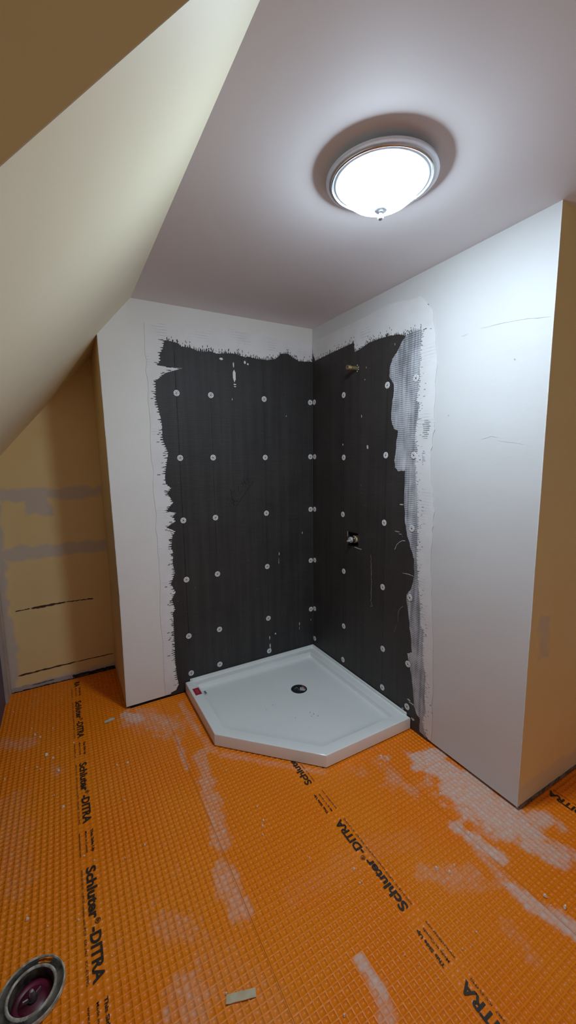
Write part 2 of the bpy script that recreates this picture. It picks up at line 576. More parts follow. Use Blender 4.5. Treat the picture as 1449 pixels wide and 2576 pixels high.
SMALL = 'ANSI A118.10 \u00b7 cUPC\u00ae complies with IPC\u00ae \u00b7 ESR-2467 \u00b7 ICC-ES PMG'
def print_run(sheet, xbase, ystart, sgn):
    """sgn -1: reads towards -y with letter tops to +x;  +1: reads towards +y with tops to -x."""
    up = -sgn
    pl = lambda xo, yo: (lambda a, b: (xbase + up * (xo + b), ystart + sgn * (yo + a)))
    zt = .0011
    v, f = join(lettering('Schluter', .180, .0285, pl(0, 0), zt, .03), lettering('\u00ae', .0165, .0150, pl(.0145, .1835), zt, .005),
                lettering('-DITRA', .148, .0285, pl(0, .205), zt, .03))
    obj('printed_lettering', v, f, 'print_black', sheet, label='large black printed lettering on orange sheet')
    v, f = lettering(SMALL, .348, .0062, pl(-.0165, 0), zt)
    obj('printed_lettering', v, f, 'print_black', sheet, label='line of small black print on orange sheet')
    j = join(lettering('This Side Up', .100, .0085, pl(.0225, -.156), zt, .03),
             lettering('Made in Canada', .094, .0068, pl(.0035, -.155), zt, .004),
             lettering('www.schluter.com', .104, .0068, pl(-.0175, -.157), zt, .004))
    obj('printed_lettering', *j, 'print_black', sheet, label='three short lines of black print on orange sheet')
for y in (.2250, -.3230, -.8700):
    print_run(sheets[1], -1.4940, y, -1)
# the end of the run that disappears under the alcove wall
xy = lettering('RA', .058, .0285, lambda a, b: (-1.4940 + b, .455 - a), .0011, .03)
obj('printed_lettering', *xy, 'print_black', sheets[1])
j = join(lettering('This Side Up', .100, .0085, lambda a, b: (-1.4940 + .0225 + b, -1.265 - a), .0011, .03),
         lettering('Made in Canada', .094, .0068, lambda a, b: (-1.4940 + .0035 + b, -1.266 - a), .0011, .004),
         lettering('www.schluter.com', .104, .0068, lambda a, b: (-1.4940 - .0175 + b, -1.264 - a), .0011, .004))
obj('printed_lettering', *j, 'print_black', sheets[1])
for y in (-.9545, -1.5075, -2.0620):
    print_run(sheets[2], -0.6265, y, 1)
for y in (-1.838, -2.39):
    print_run(sheets[3], 0.2110, y, 1)

# ------------------------------------------------------------------ ceiling and slopes
v, f = prism([(-SX, NY + .02), (FAR, NY + .02), (FAR, BACK), (DORM, BACK), (DORM, DY), (-SX, DY)], H, H + .08, XY)
obj('ceiling', v, f, 'ceil', label='flat pale mauve painted ceiling', category='ceiling', **ST)
sl = [(-SX, H), (-LX - .1, zs(-LX - .1)), (-LX - .1, zs(-LX - .1) + .1), (-SX, H + .1)]
v, f = prism(sl, DY + .0005, NY + .02, XZ)
obj('ceiling_slope', v, f, 'cream', label='cream sloped ceiling above the alcove', category='ceiling', **ST)
ck = [(-SX - .002, H), (-LX, zs(-LX) + .002), (-LX, 0), (DORM, 0), (DORM, H)]
v, f = prism(ck, DY, DY + .06, XZ)
obj('wall_dormer', v, f, 'tan', label='shaded tan dormer cheek wall at upper left', category='wall', **ST)

# ------------------------------------------------------------------ walls
def wall_return_mats(V, F, test):
    out = []
    for q in F:
        c = sum((Vector(V[i]) for i in q), Vector()) / len(q)
        out.append(1 if test(c) else 0)
    return out

pa = [(-1.2469, .0125), (-1.2428, .658), (-1.2500, 1.20), (-1.2594, 2.016), (-1.10, 2.21), (.12, 2.21), (.12, .0125)]
v, f = prism(pa, 0, NY + .015, XZ)
wall_back = obj('wall_back', v, f, ['primer_a', 'tan'], fm=wall_return_mats(v, f, lambda c: c.x < -1.2 and c.y > .02),
                label='primed back wall of the shower corner', category='wall', **ST)
v, f = box(-1.238, .1, .008, NY, 0.0, .0125)
obj('bottom_plate', v, f, 'sill', wall_back)  # set back and dark, so the gap under the wall looks shaded
# corner beads
def bead_line(pts, fn, w, t0, t1):
    P = []
    for a, b in zip(pts[:-1], pts[1:]):
        P += wiggle(a, b, 14, .0007)[:-1]
    P.append(pts[-1])
    return stroke(P, w, t0, t1, fn)
v, f = bead_line([(-1.2452, .014), (-1.2411, .658), (-1.2483, 1.20), (-1.2577, 2.0)], XZ, .0035, -.0006, .001)
obj('corner_bead', v, f, 'bead', wall_back)

HY0, HY1, HZ0, HZ1 = -.481, -.384, .863, .948      # valve opening
def frame_slab(y0, y1, z0, z1, x0, x1, taper=0):
    return prism([[(y0, z0), (y1, z0), (y1, z1), (y0 + taper, z1)],
                  [(HY0, HZ0), (HY0, HZ1), (HY1, HZ1), (HY1, HZ0)]], x0, x1, YZ)
v, f = frame_slab(-L, 0, .0125, H + .01, 0, .11)
fm = []
for q in f:
    c = sum((Vector(v[i]) for i in q), Vector()) / len(q)
    inside = HY0 - .001 <= c.y <= HY1 + .001 and HZ0 - .001 <= c.z <= HZ1 + .001
    fm.append(2 if inside else (1 if c.y < -L + .001 else 0))  # inner faces of the opening coloured dark as painted shade
wall_right = obj('wall_right', v, f, ['primer_b', 'tan_return', 'dark'], fm=fm,
                 label='primed right wall of the shower corner', category='wall', **ST)
v, f = box(.012, .10, -L + .012, 0, 0, .0125)
obj('bottom_plate', v, f, 'sill', wall_right)  # dark colour stands for shade in the gap below this wall
v, f = box(.10, .112, HY0 - .03, HY1 + .03, HZ0 - .03, HZ1 + .03)
obj('opening_back', v, f, 'dark', wall_right)  # dark back plate, shade of the cavity put into its colour
v, f = bead_line([(-L + .0018, .014), (-L + .0018, H)], YZ, .0036, -.0008, .0012)
obj('corner_bead', v, f, 'bead', wall_right)
v, f = stroke(wiggle((.0, .0075), (1.0, .0075), 60, .0012), .013, -L - .003, -L + .004, lambda a, b, t: (a + .015, t, b))
obj('floor_filler', v, f, 'filler', wall_right)
# hairline cracks and dents in the primed wall
for pts, w in (([(-1.20, 1.878), (-1.30, 1.872), (-1.388, 1.861), (-1.461, 1.846)], .0016), ([(-1.115, 1.870), (-1.145, 1.873)], .0014),
               ([(-1.346, 1.736), (-1.350, 1.730)], .006), ([(-1.068, 1.562), (-1.071, 1.557)], .005),
               ([(-1.23, 1.452), (-1.27, 1.462), (-1.30, 1.458)], .0012), ([(-1.30, 1.445), (-1.40, 1.428)], .0010)):
    P = []
    for a, b in zip(pts[:-1], pts[1:]):
        P += wiggle(a, b, 5, .001)
    v, f = stroke(P, w, -.0004, .001, YZ, True)
    obj('hairline_crack', v, f, 'hairline', wall_right)

v, f = box(.11, FAR, -L, -L + .10, 0, H + .01)
obj('wall_right_return', v, f, 'tan_return', label='tan painted wall turning the corner at the right edge', category='wall', **ST)
v, f = box(-LX - .06, -1.2, NY, NY + .08, 0, 2.1)
wall_nook = obj('wall_alcove', v, f, 'tan_nook', label='tan alcove wall with grey filler bands under the slope', category='wall', **ST)
for a, b, w in (((-1.765, .500), (-1.69, .504), .006), ((-1.685, .503), (-1.50, .508), .013), ((-1.50, .508), (-1.345, .502), .007),
                ((-1.785, .097), (-1.47, .1035), .010), ((-1.47, .1035), (-1.25, .103), .005)):
    v, f = stroke(wiggle(a, b, 16, .0015), w, NY - .0012, NY + .002, XZ, True)
    obj('crack', v, f, 'crack', wall_nook)
v, f = stroke(wiggle((-1.83, .014), (-1.50, .014), 30, .003), .026, NY - .004, NY + .002, XZ)
obj('floor_filler', v, f, 'casing', wall_nook)
v, f = stroke(wiggle((-1.72, .020), (-1.60, .022), 10, .001), .004, NY - .005, NY + .002, XZ, True)
obj('crack', v, f, 'dark', wall_nook)
v, f = stroke(wiggle((-1.50, .010), (-1.25, .010), 30, .003), .016, NY - .003, NY + .002, XZ)
obj('floor_filler', v, f, 'sill', wall_nook)

v, f = box(-LX - .08, -LX, DY, NY, 0, 1.33)
wall_left = obj('wall_left', v, f, 'lavender', label='low lavender knee wall at the left edge', category='wall', **ST)
v, f = join(box(-LX, -LX + .014, .41, .512, 0, 1.30), box(-LX, -LX + .020, .485, .512, 0, 1.30))
obj('trim_1', v, f, 'casing', label='pale vertical casing board in the alcove corner', category='trim', **ST)
v, f = box(DORM - .08, FAR + .08, BACK - .08, BACK, 0, H + .05)
obj('wall_behind', v, f, 'primer_a', label='unseen wall behind the viewer, pale to bounce light', category='wall', **ST)
v, f = box(FAR, FAR + .08, BACK, -L + .1, 0, H + .05)
obj('wall_far_right', v, f, 'primer_a', label='unseen wall beyond the right corner, pale to bounce light', category='wall', **ST)
v, f = box(DORM - .08, DORM, BACK, DY + .06, 0, H + .05)
obj('wall_dormer_end', v, f, 'primer_a', label='unseen end wall of the dormer, pale to bounce light', category='wall', **ST)

# ------------------------------------------------------------------ backer boards
BT = .0008          # how far the boards stand proud
v, f = prism([(-1.0, .004), (-.001, .004), (-.001, 2.035), (-1.0, 2.035)], -BT, -.0003, XZ)
board_a = obj('backer_board', v, f, 'board_a', label='black waterproof backer board on the back shower wall', category='backer board',
              group='shower backer boards')
v, f = frame_slab(-1.03, -.001, .004, 2.052, -BT, -.0003, .09)
board_b = obj('backer_board', v, f, 'board_b', label='black backer board with pipe and valve on the right shower wall',
              category='backer board', group='shower backer boards')

def toothed(pts, out, pitch, amp):
    R_ = [Vector(pts[0])]
    res = []
    o = Vector(out)
    for a, b in zip(pts[:-1], pts[1:]):
        a, b = Vector(a), Vector(b)
        d = b - a
        n = max(1, int(d.length / pitch))
        k = abs(d.normalized().dot(Vector((-o.y, o.x))))
        for i in range(n):
            p0 = a + d * (i / n)
            p1 = a + d * ((i + .30) / n)
            p2 = a + d * ((i + .88) / n)
            am = amp * random.uniform(.15, 1.0) * k * (1 if random.random() > .12 else .0)
            res += [tuple(p0), tuple(p1 + o * am * .1), tuple(p1 * .75 + p2 * .25 + o * am), tuple(p1 * .45 + p2 * .55 + o * am * .9), tuple(p2 + o * am * .1)]
    res.append(tuple(pts[-1]))
    return res

LA = [(-.952, .062), (-.96, .128), (-.965, .193), (-.965, .295), (-.963, .411), (-.964, .504), (-.95, .524), (-.965, .587), (-.943, .629), (-.966, .678), (-.941, .741), (-.95, .801), (-.946, .86), (-.953, .89), (-.945, .955), (-.926, .982), (-.973, 1.008), (-.923, 1.039), (-.935, 1.069), (-.917, 1.086), (-.969, 1.1), (-.931, 1.147), (-.96, 1.199), (-.938, 1.226), (-.966, 1.255), (-.969, 1.29), (-.944, 1.423), (-.966, 1.484), (-.971, 1.511), (-.97, 1.578), (-.981, 1.644), (-.994, 1.709), (-.990, 1.8), (-.937, 1.844), (-.846, 1.877), (-.909, 1.876), (-.979, 1.880), (-.96, 1.906), (-.961, 1.938), (-.945, 1.966), (-.933, 2.012)]
TA = [(-.921, 2.013), (-.862, 2.005), (-.845, 1.99), (-.793, 1.99), (-.759, 1.977), (-.723, 1.978), (-.679, 1.983), (-.65, 1.976), (-.62, 1.979), (-.558, 1.986), (-.527, 1.986), (-.471, 1.974), (-.455, 1.981), (-.398, 1.973), (-.322, 1.973), (-.27, 1.986), (-.226, 2.021), (-.181, 2.026), (-.145, 2.005), (-.099, 1.989), (-.002, 1.996)]
wob = lambda a, b, n=8, am=.006: wiggle(a, b, n, am)[:-1]
outerA = wob((-.004, 2.098), (-.355, 2.112)) + wob((-.355, 2.112), (-.652, 2.12)) + wob((-.652, 2.12), (-1.033, 2.088)) + \
    wob((-1.033, 2.088), (-1.036, 1.7)) + wob((-1.036, 1.7), (-1.03, 1.2)) + wob((-1.03, 1.2), (-1.03, .7)) + wob((-1.03, .7), (-1.03, .03))
polyA = outerA + [(-1.03, .016), (-1.0, .022), (-.97, .030)] + toothed(LA, (-1, 0), .0115, .022) + toothed(TA, (0, 1), .0105, .020) + [(-.002, 2.05)]
v, f = prism(polyA, -.0022, -.0010, XZ)
obj('joint_compound', v, f, 'comp_a', wall_back, label='ragged white joint compound framing the back board')
for x, z, w, h in ((-.546, 1.924, .0035, .016), (-.543, 1.862, .0085, .036), (-.541, 1.815, .008, .004), (-.540, 1.803, .007, .003), (-.62, 1.950, .010, .007), (-.474, 1.945, .006, .010), (-.455, 1.937, .005, .006)):
    v, f = prism([(x + a, z + b) for a, b in ((0, h), (w, h * .55), (w, -h * .5), (0, -h), (-w, -h * .3), (-w, h * .6))], -.0020, -BT, XZ)
    obj('plaster_splash', v, f, 'comp_a', board_a)

def dashes(pts, out, n, reach, length, fn, t, seed):
    rr = random.Random(seed)
    o = Vector(out)
    cum = [0]
    for a, b in zip(pts[:-1], pts[1:]):
        cum.append(cum[-1] + (Vector(b) - Vector(a)).length)
    res = []
    for _ in range(n):
        # clustered along the edge
        s_ = (round(rr.random() * 9) / 9 + rr.gauss(0, .035)) * cum[-1]
        s_ = min(max(s_, 0), cum[-1] - 1e-4)
        i = max(k for k in range(len(cum) - 1) if cum[k] <= s_)
        a, b = Vector(pts[i]), Vector(pts[i + 1])
        p = a + (b - a) * ((s_ - cum[i]) / (cum[i + 1] - cum[i] + 1e-9)) + o * rr.uniform(.004, reach) * rr.random()
        l = length * rr.uniform(.4, 1)
        res.append(stroke([tuple(p), tuple(p + o * l)], rr.uniform(.0022, .0040), t, -.0018, fn))
    return join(*res)
obj('bare_rib', *dashes(LA, (-1, 0), 90, .032, .018, XZ, -.0026, 3), 'board_a', wall_back, kind='stuff')
obj('bare_rib', *dashes(TA, (0, 1), 110, .030, .012, XZ, -.0026, 4), 'board_a', wall_back, kind='stuff')
TB = [(-.006, 2.046), (-.038, 1.995), (-.176, 2.003), (-.311, 2.009), (-.406, 2.012), (-.423, 2.013), (-.435, 1.961), (-.479, 1.965), (-.546, 1.981), (-.626, 1.982), (-.708, 1.977), (-.765, 1.968), (-.812, 1.95), (-.851, 1.959), (-.905, 1.956)]
SL = [(-.812, 1.95), (-.786, 1.933), (-.76, 1.896), (-.726, 1.865), (-.706, 1.819), (-.708, 1.779), (-.738, 1.744), (-.739, 1.698), (-.727, 1.635), (-.725, 1.573), (-.745, 1.526), (-.774, 1.514), (-.769, 1.468), (-.76, 1.397), (-.757, 1.366), (-.76, 1.333), (-.788, 1.314), (-.827, 1.32), (-.828, 1.288), (-.83, 1.149), (-.84, 1.062), (-.856, 1.001), (-.886, .934), (-.904, .891), (-.908, .808), (-.894, .74), (-.861, .698), (-.878, .611), (-.896, .508), (-.91, .414), (-.88, .395), (-.904, .316), (-.921, .24), (-.936, .134), (-.954, .105), (-.975, .089), (-.975, .022), (-1.018, .015)]
SR = [(-.906, 1.95), (-.901, 1.86), (-.903, 1.745), (-.886, 1.645), (-.905, 1.629), (-.893, 1.535), (-.884, 1.464), (-.901, 1.424), (-.891, 1.356), (-.902, 1.268), (-.911, 1.192), (-.921, 1.043), (-.92, .915), (-.931, .814), (-.949, .688), (-.957, .574), (-.978, .55), (-.977, .486), (-.978, .406), (-1.0, .335), (-.999, .226), (-1.009, .148), (-.992, .092), (-1.005, .04)]
OB = [(-.003, 2.116), (-.405, 2.117), (-.682, 2.125), (-.894, 2.098), (-.967, 2.019), (-.984, 1.907), (-.998, 1.782), (-.993, 1.596), (-.998, 1.505), (-.984, 1.413), (-.987, 1.296), (-.998, 1.247), (-1.015, 1.139), (-1.008, 1.027), (-1.01, .859), (-1.026, .662), (-1.039, .512), (-1.045, .251), (-1.049, .035)]
oB = []
for a, b in zip(OB[:-1], OB[1:]):
    oB += wob(a, b, 5, .004)
inner = toothed(TB, (0, 1), .0105, .020) + toothed(SR, (-1, 0), .0085, .014)
obj('bare_rib', *dashes(TB, (0, 1), 120, .034, .009, YZ, -.0030, 5), 'board_b', wall_right, kind='stuff')
obj('bare_rib', *dashes(SR, (-1, 0), 130, .05, .012, YZ, -.0030, 6), 'smear', wall_right, kind='stuff')
polyB = oB + [(-1.049, .022), (-1.03, .016)] + inner[::-1] + [(-.002, 2.06)]
v, f = prism(polyB, -.0026, -.0016, YZ)
obj('joint_compound', v, f, 'comp_b', wall_right, label='ragged white joint compound framing the right board')
sl2 = []
for a, b in zip(SL[:-1], SL[1:]):
    sl2 += wob(a, b, 4, .0022)
sl2.append(SL[-1])
srm = [(a - .02, b) for a, b in SR]
v, f = prism(sl2 + [(-1.028, .03)] + srm[::-1] + [(-.92, 1.97), (-.85, 1.965)], -.0013, -.0004, YZ)
obj('compound_film', v, f, 'smear', board_b, label='thin grey striped smear of compound over black board')
# bare ribbed patches in the compound band
for (y0, y1, z0, z1) in ((-.982, -.930, 1.468, 1.548), (-.958, -.928, 1.348, 1.412)):
    strips = []
    z = z0
    while z < z1:
        a, b = y0 + random.uniform(0, .02), y1 - random.uniform(0, .012)
        strips.append(prism([(a, z), (b, z - .001), (b, z + .0045), (a + .006, z + .0035)], -.0030, -.0018, YZ))
        z += .0088
    obj('bare_rib', *join(*strips), 'smear', wall_right, kind='stuff')

# screws with washers
def washer_mesh():
    parts = []
    def ring(r0, r1, h, n=20):
        V, F = lathe([(r1, 0), (r1, h), (r0, h * 1.3), (r0, 0)], n)
        return V, F
    parts.append(ring(.0112, .0165, .0014))
    parts.append(ring(.0042, .0080, .0012, 14))
    for k in range(5):
        a = 2 * PI * k / 5
        c, s = math.cos(a), math.sin(a)
        V, F = box(.0075, .0118, -.0034, .0034, 0, .0011)
        parts.append(([(x * c - y * s, x * s + y * c, z) for x, y, z in V], F))
    return join(*parts)
wv, wf = washer_mesh()
w0 = obj('washer', wv, wf, 'zinc', board_a)
sv, sf = lathe([(.0001, .0022), (.0030, .0022), (.0042, .0012), (.0042, 0)], 12)
s0 = obj('screw', sv, sf, 'screw', w0)
ROT_A = Matrix.Rotation(PI / 2, 4, 'X')        # local z -> -y
ROT_B = Matrix.Rotation(-PI / 2, 4, 'Y')       # local z -> -x
def put_washer(first, board, loc, rot, spin):
    if first:
        w, s = w0, s0
    else:
        w, s = w0.copy(), s0.copy()
        C.objects.link(w)
        C.objects.link(s)
        s.parent = w
    w.parent = board
    w.matrix_local = Matrix.Translation(loc) @ rot @ Matrix.Rotation(spin, 4, 'Z')
FA = [(-.883, 1.744), (-.689, 1.745), (-.352, 1.743), (-.88, 1.393), (-.689, 1.393), (-.352, 1.39), (-.879, 1.04), (-.688, 1.04), (-.351, 1.04), (-.877, .691), (-.688, .695), (-.352, .692), (-.879, .345), (-.688, .343), (-.351, .342), (-.875, .109), (-.694, .115), (-.349, .114), (-.019, 1.741), (-.019, 1.391), (-.019, 1.04), (-.019, .686), (-.019, .337)]
FB = [(-.023, 1.741), (-.026, 1.391), (-.025, 1.042), (-.024, .691), (-.022, .344), (-.334, 1.744), (-.339, 1.385), (-.335, 1.044), (-.348, .693), (-.352, .341), (-.347, .116), (-.694, 1.744), (-.693, 1.395), (-.692, 1.042), (-.691, .69), (-.702, .342), (-.705, .116), (-.883, 1.746), (-.884, 1.393), (-.886, 1.041), (-.887, .692), (-.888, .341), (-.891, .108), (-.022, .125)]
for i, (x, z) in enumerate(FA):
    put_washer(i == 0, board_a, (x, -BT, z), ROT_A, random.uniform(0, 6))
for y, z in FB:
    put_washer(False, board_b, (-.0028 if y < -.8 else -BT, y, z), ROT_B, random.uniform(0, 6))

# marker lines and lettering on the boards
def lineA(pts, w, name='marker_line', m='marker', amp=.0008, n=12):
    P = []
    for a, b in zip(pts[:-1], pts[1:]):
        P += wiggle(a, b, n, amp)
    v, f = stroke(P, w, -BT - .00012, -BT, XZ, True)
    return obj(name, v, f, m, board_a)
def lineB(pts, w, name='marker_line', m='marker', amp=.0008, n=12):
    P = []
    for a, b in zip(pts[:-1], pts[1:]):
        P += wiggle(a, b, n, amp)
    v, f = stroke(P, w, -BT - .00012, -BT, YZ, True)
    return obj(name, v, f, m, board_b)
lineA([(-.885, 1.97), (-.878, .28)], .0042, n=60)
lineA([(-.690, 1.80), (-.688, .80)], .0026, n=40)
lineA([(-.352, 1.93), (-.349, .25)], .0024, n=50)
for x, z in FA[:18]:
    if random.random() < .6 and x < -.5:
        lineA([(x + .018, z), (x + .05, z + .001)], .0022, n=3)
lineB([(-.694, 1.86), (-.700, .10)], .0030, n=50)
lineB([(-.336, 1.74), (-.350, .20)], .0034, n=50)
lineB([(-.36, .955), (-.54, .950)], .0026, n=8)
lineB([(-.475, .864), (-.51, .862)], .0026, n=6)
lineB([(-.481, 1.01), (-.481, .95)], .0026, n=6)
lineB([(-.452, 1.876), (-.49, 1.878)], .0024, n=3)
NI = [[(-.593, 1.099), (-.614, 1.168), (-.567, 1.104), (-.571, 1.126), (-.577, 1.150)], [(-.587, 1.204), (-.576, 1.148)], [(-.585, 1.180), (-.56, 1.197)],
      [(-.590, 1.150), (-.562, 1.128), (-.545, 1.130), (-.540, 1.142)], [(-.536, 1.22), (-.539, 1.192), (-.527, 1.172), (-.51, 1.195)],
      [(-.516, 1.247), (-.501, 1.218)], [(-.507, 1.267), (-.484, 1.226)], [(-.510, 1.232), (-.492, 1.245)],
      [(-.474, 1.276), (-.482, 1.256), (-.468, 1.237), (-.457, 1.259)], [(-.480, 1.257), (-.466, 1.262)], [(-.557, 1.093), (-.435, 1.248)]]
parts = [stroke(s, .0032, -BT - .00012, -BT, XZ) for s in NI]
obj('handwritten_note', *join(*parts), 'marker', board_a, label='handwritten marker word NICHE with underline')

def blob(pt, w, h, fn, t0, t1):
    n = 9
    return prism([(pt[0] + w * math.cos(2 * PI * i / n) * random.uniform(.6, 1.2), pt[1] + h * math.sin(2 * PI * i / n) * random.uniform(.6, 1.2)) for i in range(n)], t0, t1, fn)
for p, w, h in (((-.264, .765), .004, .012), ((-.267, .715), .0015, .02), ((-.344, .205), .004, .014), ((-.342, .15), .006, .016), ((-.340, .115), .005, .02),
                ((-.300, .223), .006, .007), ((-.113, .25), .004, .014), ((-.114, .22), .0015, .012), ((-.198, 1.647), .003, .004), ((-.086, .887), .003, .010), ((-.02, .26), .002, .008), ((-.56, 1.73), .003, .006)):
    v, f = blob(p, w, h, XZ, -BT - .0009, -BT)
    obj('plaster_splash', v, f, 'splash', board_a)
for p, w, h in (((-.497, 1.609), .003, .007), ((-.53, 1.86), .002, .005), ((-.52, 1.80), .002, .004), ((-.74, 1.93), .002, .005), ((-.812, 1.151), .016, .003), ((-.785, 1.01), .018, .002), ((-.81, 1.0), .012, .0015),
                ((-.33, 1.46), .004, .006), ((-.55, 1.44), .008, .012), ((-.86, .08), .008, .004), ((-.92, .14), .02, .004), ((-.90, .15), .012, .005), ((-.85, .055), .01, .006), ((-.93, .06), .012, .006)):
    v, f = blob(p, w, h, YZ, -BT - .0009, -BT)
    obj('plaster_splash', v, f, 'splash', board_b)
lineB([(-.591, .849), (-.601, .703), (-.599, .58)], .0045, 'scratch', 'scratch', .002, 16)
lineB([(-.599, .58), (-.61, .555), (-.595, .55)], .005, 'scratch', 'scratch', .002, 4)
lineB([(-.772, .912), (-.785, .94), (-.804, .958), (-.825, .97), (-.844, .972)], .0030, 'scratch', 'splash', .0006, 4)
lineB([(-.829, .803), (-.87, .808), (-.905, .806)], .0030, 'scratch', 'splash', .0006, 4)
lineB([(-.844, .633), (-.818, .61), (-.809, .589), (-.808, .535)], .003, 'scratch', 'scratch', .001, 4)
lineB([(-.80, .52), (-.785, .47)], .002, 'scratch', 'scratch', .001, 4)

# ------------------------------------------------------------------ ceiling light
lt = empty('ceiling_light', (-.602, -1.293, H), label='round glowing glass bowl light with nickel rim on the ceiling', category='ceiling light')
v, f = lathe([(.118, 0), (.122, -.006), (.140, -.012), (.1545, -.0175), (.1580, -.021), (.1575, -.0245), (.1535, -.0265), (.1440, -.0290)], 72)
obj('rim', v, f, 'nickel', lt, smooth=50)
v, f = lathe([(.1440, -.0290), (.1425, -.0320), (.1405, -.0328), (.1390, -.0310), (.1375, -.0290)], 72)
obj('rim_ridge', v, f, 'chrome', lt, smooth=60, label='bright polished ridge')
v, f = lathe([(.1375, -.0290), (.1330, -.0290), (.1320, -.0310), (.1290, -.0318), (.1250, -.0300), (.1205, -.0270)], 72)
obj('inner_rim', v, f, 'nickel', lt, smooth=50)
bowl_prof = [(.1200, -.0270), (.1180, -.036), (.1120, -.048), (.1020, -.060), (.0870, -.072), (.0680, -.083), (.0450, -.0920), (.0200, -.0975), (.0005, -.0990)]
v, f = lathe(bowl_prof, 36)
obj('glass_bowl', v, f, 'bowl', lt, smooth=80, label='lit frosted glass bowl')
v, f = lathe([(.0005, -.0975), (.0165, -.0975), (.0190, -.1010), (.0150, -.1052), (.0060, -.1072), (.0040, -.1120)], 28)
fin = obj('finial', v, f, 'nickel', lt, smooth=50)
v, f = lathe([(.004, -.1085)] + [(.0090 * math.sin(PI * k / 10), -.1195 + .0090 * math.cos(PI * k / 10)) for k in range(2, 11)], 20)
obj('finial_ball', v, f, 'nickel', fin, smooth=80)

# ------------------------------------------------------------------ shower base
pan = empty('shower_tray', (0, 0, 0), label='white neo-angle shower base sitting in the corner', category='shower base')
G = .004
A_, B_ = .914, .527
PO = [(-G, -G), (-A_, -G), (-A_, -B_), (-B_, -A_ - .003), (-G, -A_ - .003)]
def inset(ins):
    """offset the pentagon inward; ins: distance per edge i (PO[i] to PO[i+1])"""
    n = len(PO)
    lines = []
    cen = Vector((-.45, -.45))
    for i in range(n):
        a, b = Vector(PO[i]), Vector(PO[(i + 1) % n])
        d = (b - a).normalized()
        nr = Vector((-d.y, d.x))
        if nr.dot(cen - a) < 0:
            nr = -nr
        lines.append((a + nr * ins[i], d))
    out = []
    for i in range(n):
        (p, d), (q, e) = lines[i - 1], lines[i]
        cr = d.x * e.y - d.y * e.x
        t = ((q.x - p.x) * e.y - (q.y - p.y) * e.x) / cr
        out.append(tuple(p + d * t))
    return out
# edges: 0 back wall, 1 left side, 2 front diagonal, 3 right side, 4 right wall
def refine(poly, zsv, cut=10):
    """subdivide each edge so that rings stay compatible, z interpolated"""
    out = []
    for i in range(5):
        a, b = poly[i], poly[(i + 1) % 5]
        za, zb = zsv[i], zsv[(i + 1) % 5]
        for k in range(cut):
            t = k / cut
            out.append((a[0] + (b[0] - a[0]) * t, a[1] + (b[1] - a[1]) * t, za + (zb - za) * t))
    return out
def same(z):
    return [z] * 5
rings = [refine(inset([0] * 5), same(.0035)), refine(inset([0] * 5), same(.0560)), refine(inset([.0012] * 5), same(.0605)),
         refine(inset([.0045] * 5), same(.0628)), refine(inset([.062, .052, .050, .052, .062]), same(.0632)),
         refine(inset([.0645, .056, .054, .056, .0645]), [.0618, .0622, .0620, .0620, .0622]),
         refine(inset([.0690, .066, .064, .066, .0690]), [.0410, .0480, .0600, .0600, .0480]),
         refine(inset([.0740, .080, .080, .080, .0740]), [.0355, .0420, .0560, .0560, .0420]),
         refine(inset([.092, .100, .100, .100, .092]), [.0340, .0405, .0535, .0535, .0405])]
DC = Vector((-.338, -.366))
last = rings[-1]
circ = []
for x, y, z in last:
    d = (Vector((x, y)) - DC).normalized()
    circ.append((DC.x + d.x * .052, DC.y + d.y * .052, .0315))
mid = [tuple(Vector(a).lerp(Vector(b), .5)) for a, b in zip(last, circ)]
circ2 = [(DC.x + (x - DC.x) * .95, DC.y + (y - DC.y) * .95, .0295) for x, y, z in circ]
rings += [mid, circ, circ2]
nn = len(last)
V = [p for r in rings for p in r]
F = []
for k in range(len(rings) - 1):
    for i in range(nn):
        j = (i + 1) % nn
        F.append((k * nn + i, k * nn + j, (k + 1) * nn + j, (k + 1) * nn + i))
F.append(tuple(range((len(rings) - 1) * nn, len(rings) * nn)))
obj('basin', V, F, 'acrylic', pan, smooth=28)
# raised tiling flange along the two walls
fl = [(-.886, -.0035), (-.0035, -.0035), (-.0035, -.893), (-.0125, -.880), (-.0150, -.0150), (-.872, -.0150)]
v, f = prism(fl, .060, .0765, XY)
tf = obj('tile_flange', v, f, 'acrylic', pan)
bv = tf.modifiers.new('soft_edge', 'BEVEL')
bv.width = .002
bv.segments = 2
for q in ((-.911, -.900, -.50, -.03), (-.54, -.02, -.910, -.90)):
    obj('support_foot', *box(*q, .0012, .0036), 'dark', pan)
# drain cover with its printed sticker
dr = empty('drain', (DC.x, DC.y, .0305))
dr.parent = pan
v, f = lathe([(.0001, .0012), (.045, .0012), (.047, .0006), (.0475, -.001)], 40)
obj('drain_cover', v, f, 'drain_black', dr, smooth=40, label='black drain cover sticker')
v, f = lathe([(.0470, .0000), (.0475, .0020), (.0500, .0022), (.0512, .0004)], 40)
obj('drain_ring', v, f, 'acrylic', dr, smooth=40)
def rotp(pts, a):
    return [(x * math.cos(a) - y * math.sin(a), x * math.sin(a) + y * math.cos(a)) for x, y in pts]
q = prism(rotp([(.004, -.014), (.006, .016), (.034, .020), (.040, .0), (.034, -.018)], -.55), .0012, .0017, XY)
obj('sticker_panel', *q, 'drain_grey', dr)
ra = [(.040 * math.cos(t), .040 * math.sin(t)) for t in np.linspace(-.2, .9, 9)] + [(.030 * math.cos(t), .030 * math.sin(t)) for t in np.linspace(.9, -.2, 9)]
obj('sticker_band', *prism(rotp(ra, -.35), .0012, .0020, XY), 'drain_red', dr)
marks = []
for k in range(14):
    a, b = random.uniform(-.032, -.002), random.uniform(-.018, .022)
    marks.append(stroke(rotp([(a, b), (a + random.uniform(.003, .008), b + random.uniform(-.002, .002))], -.55), .0014, .0012, .0016, XY))
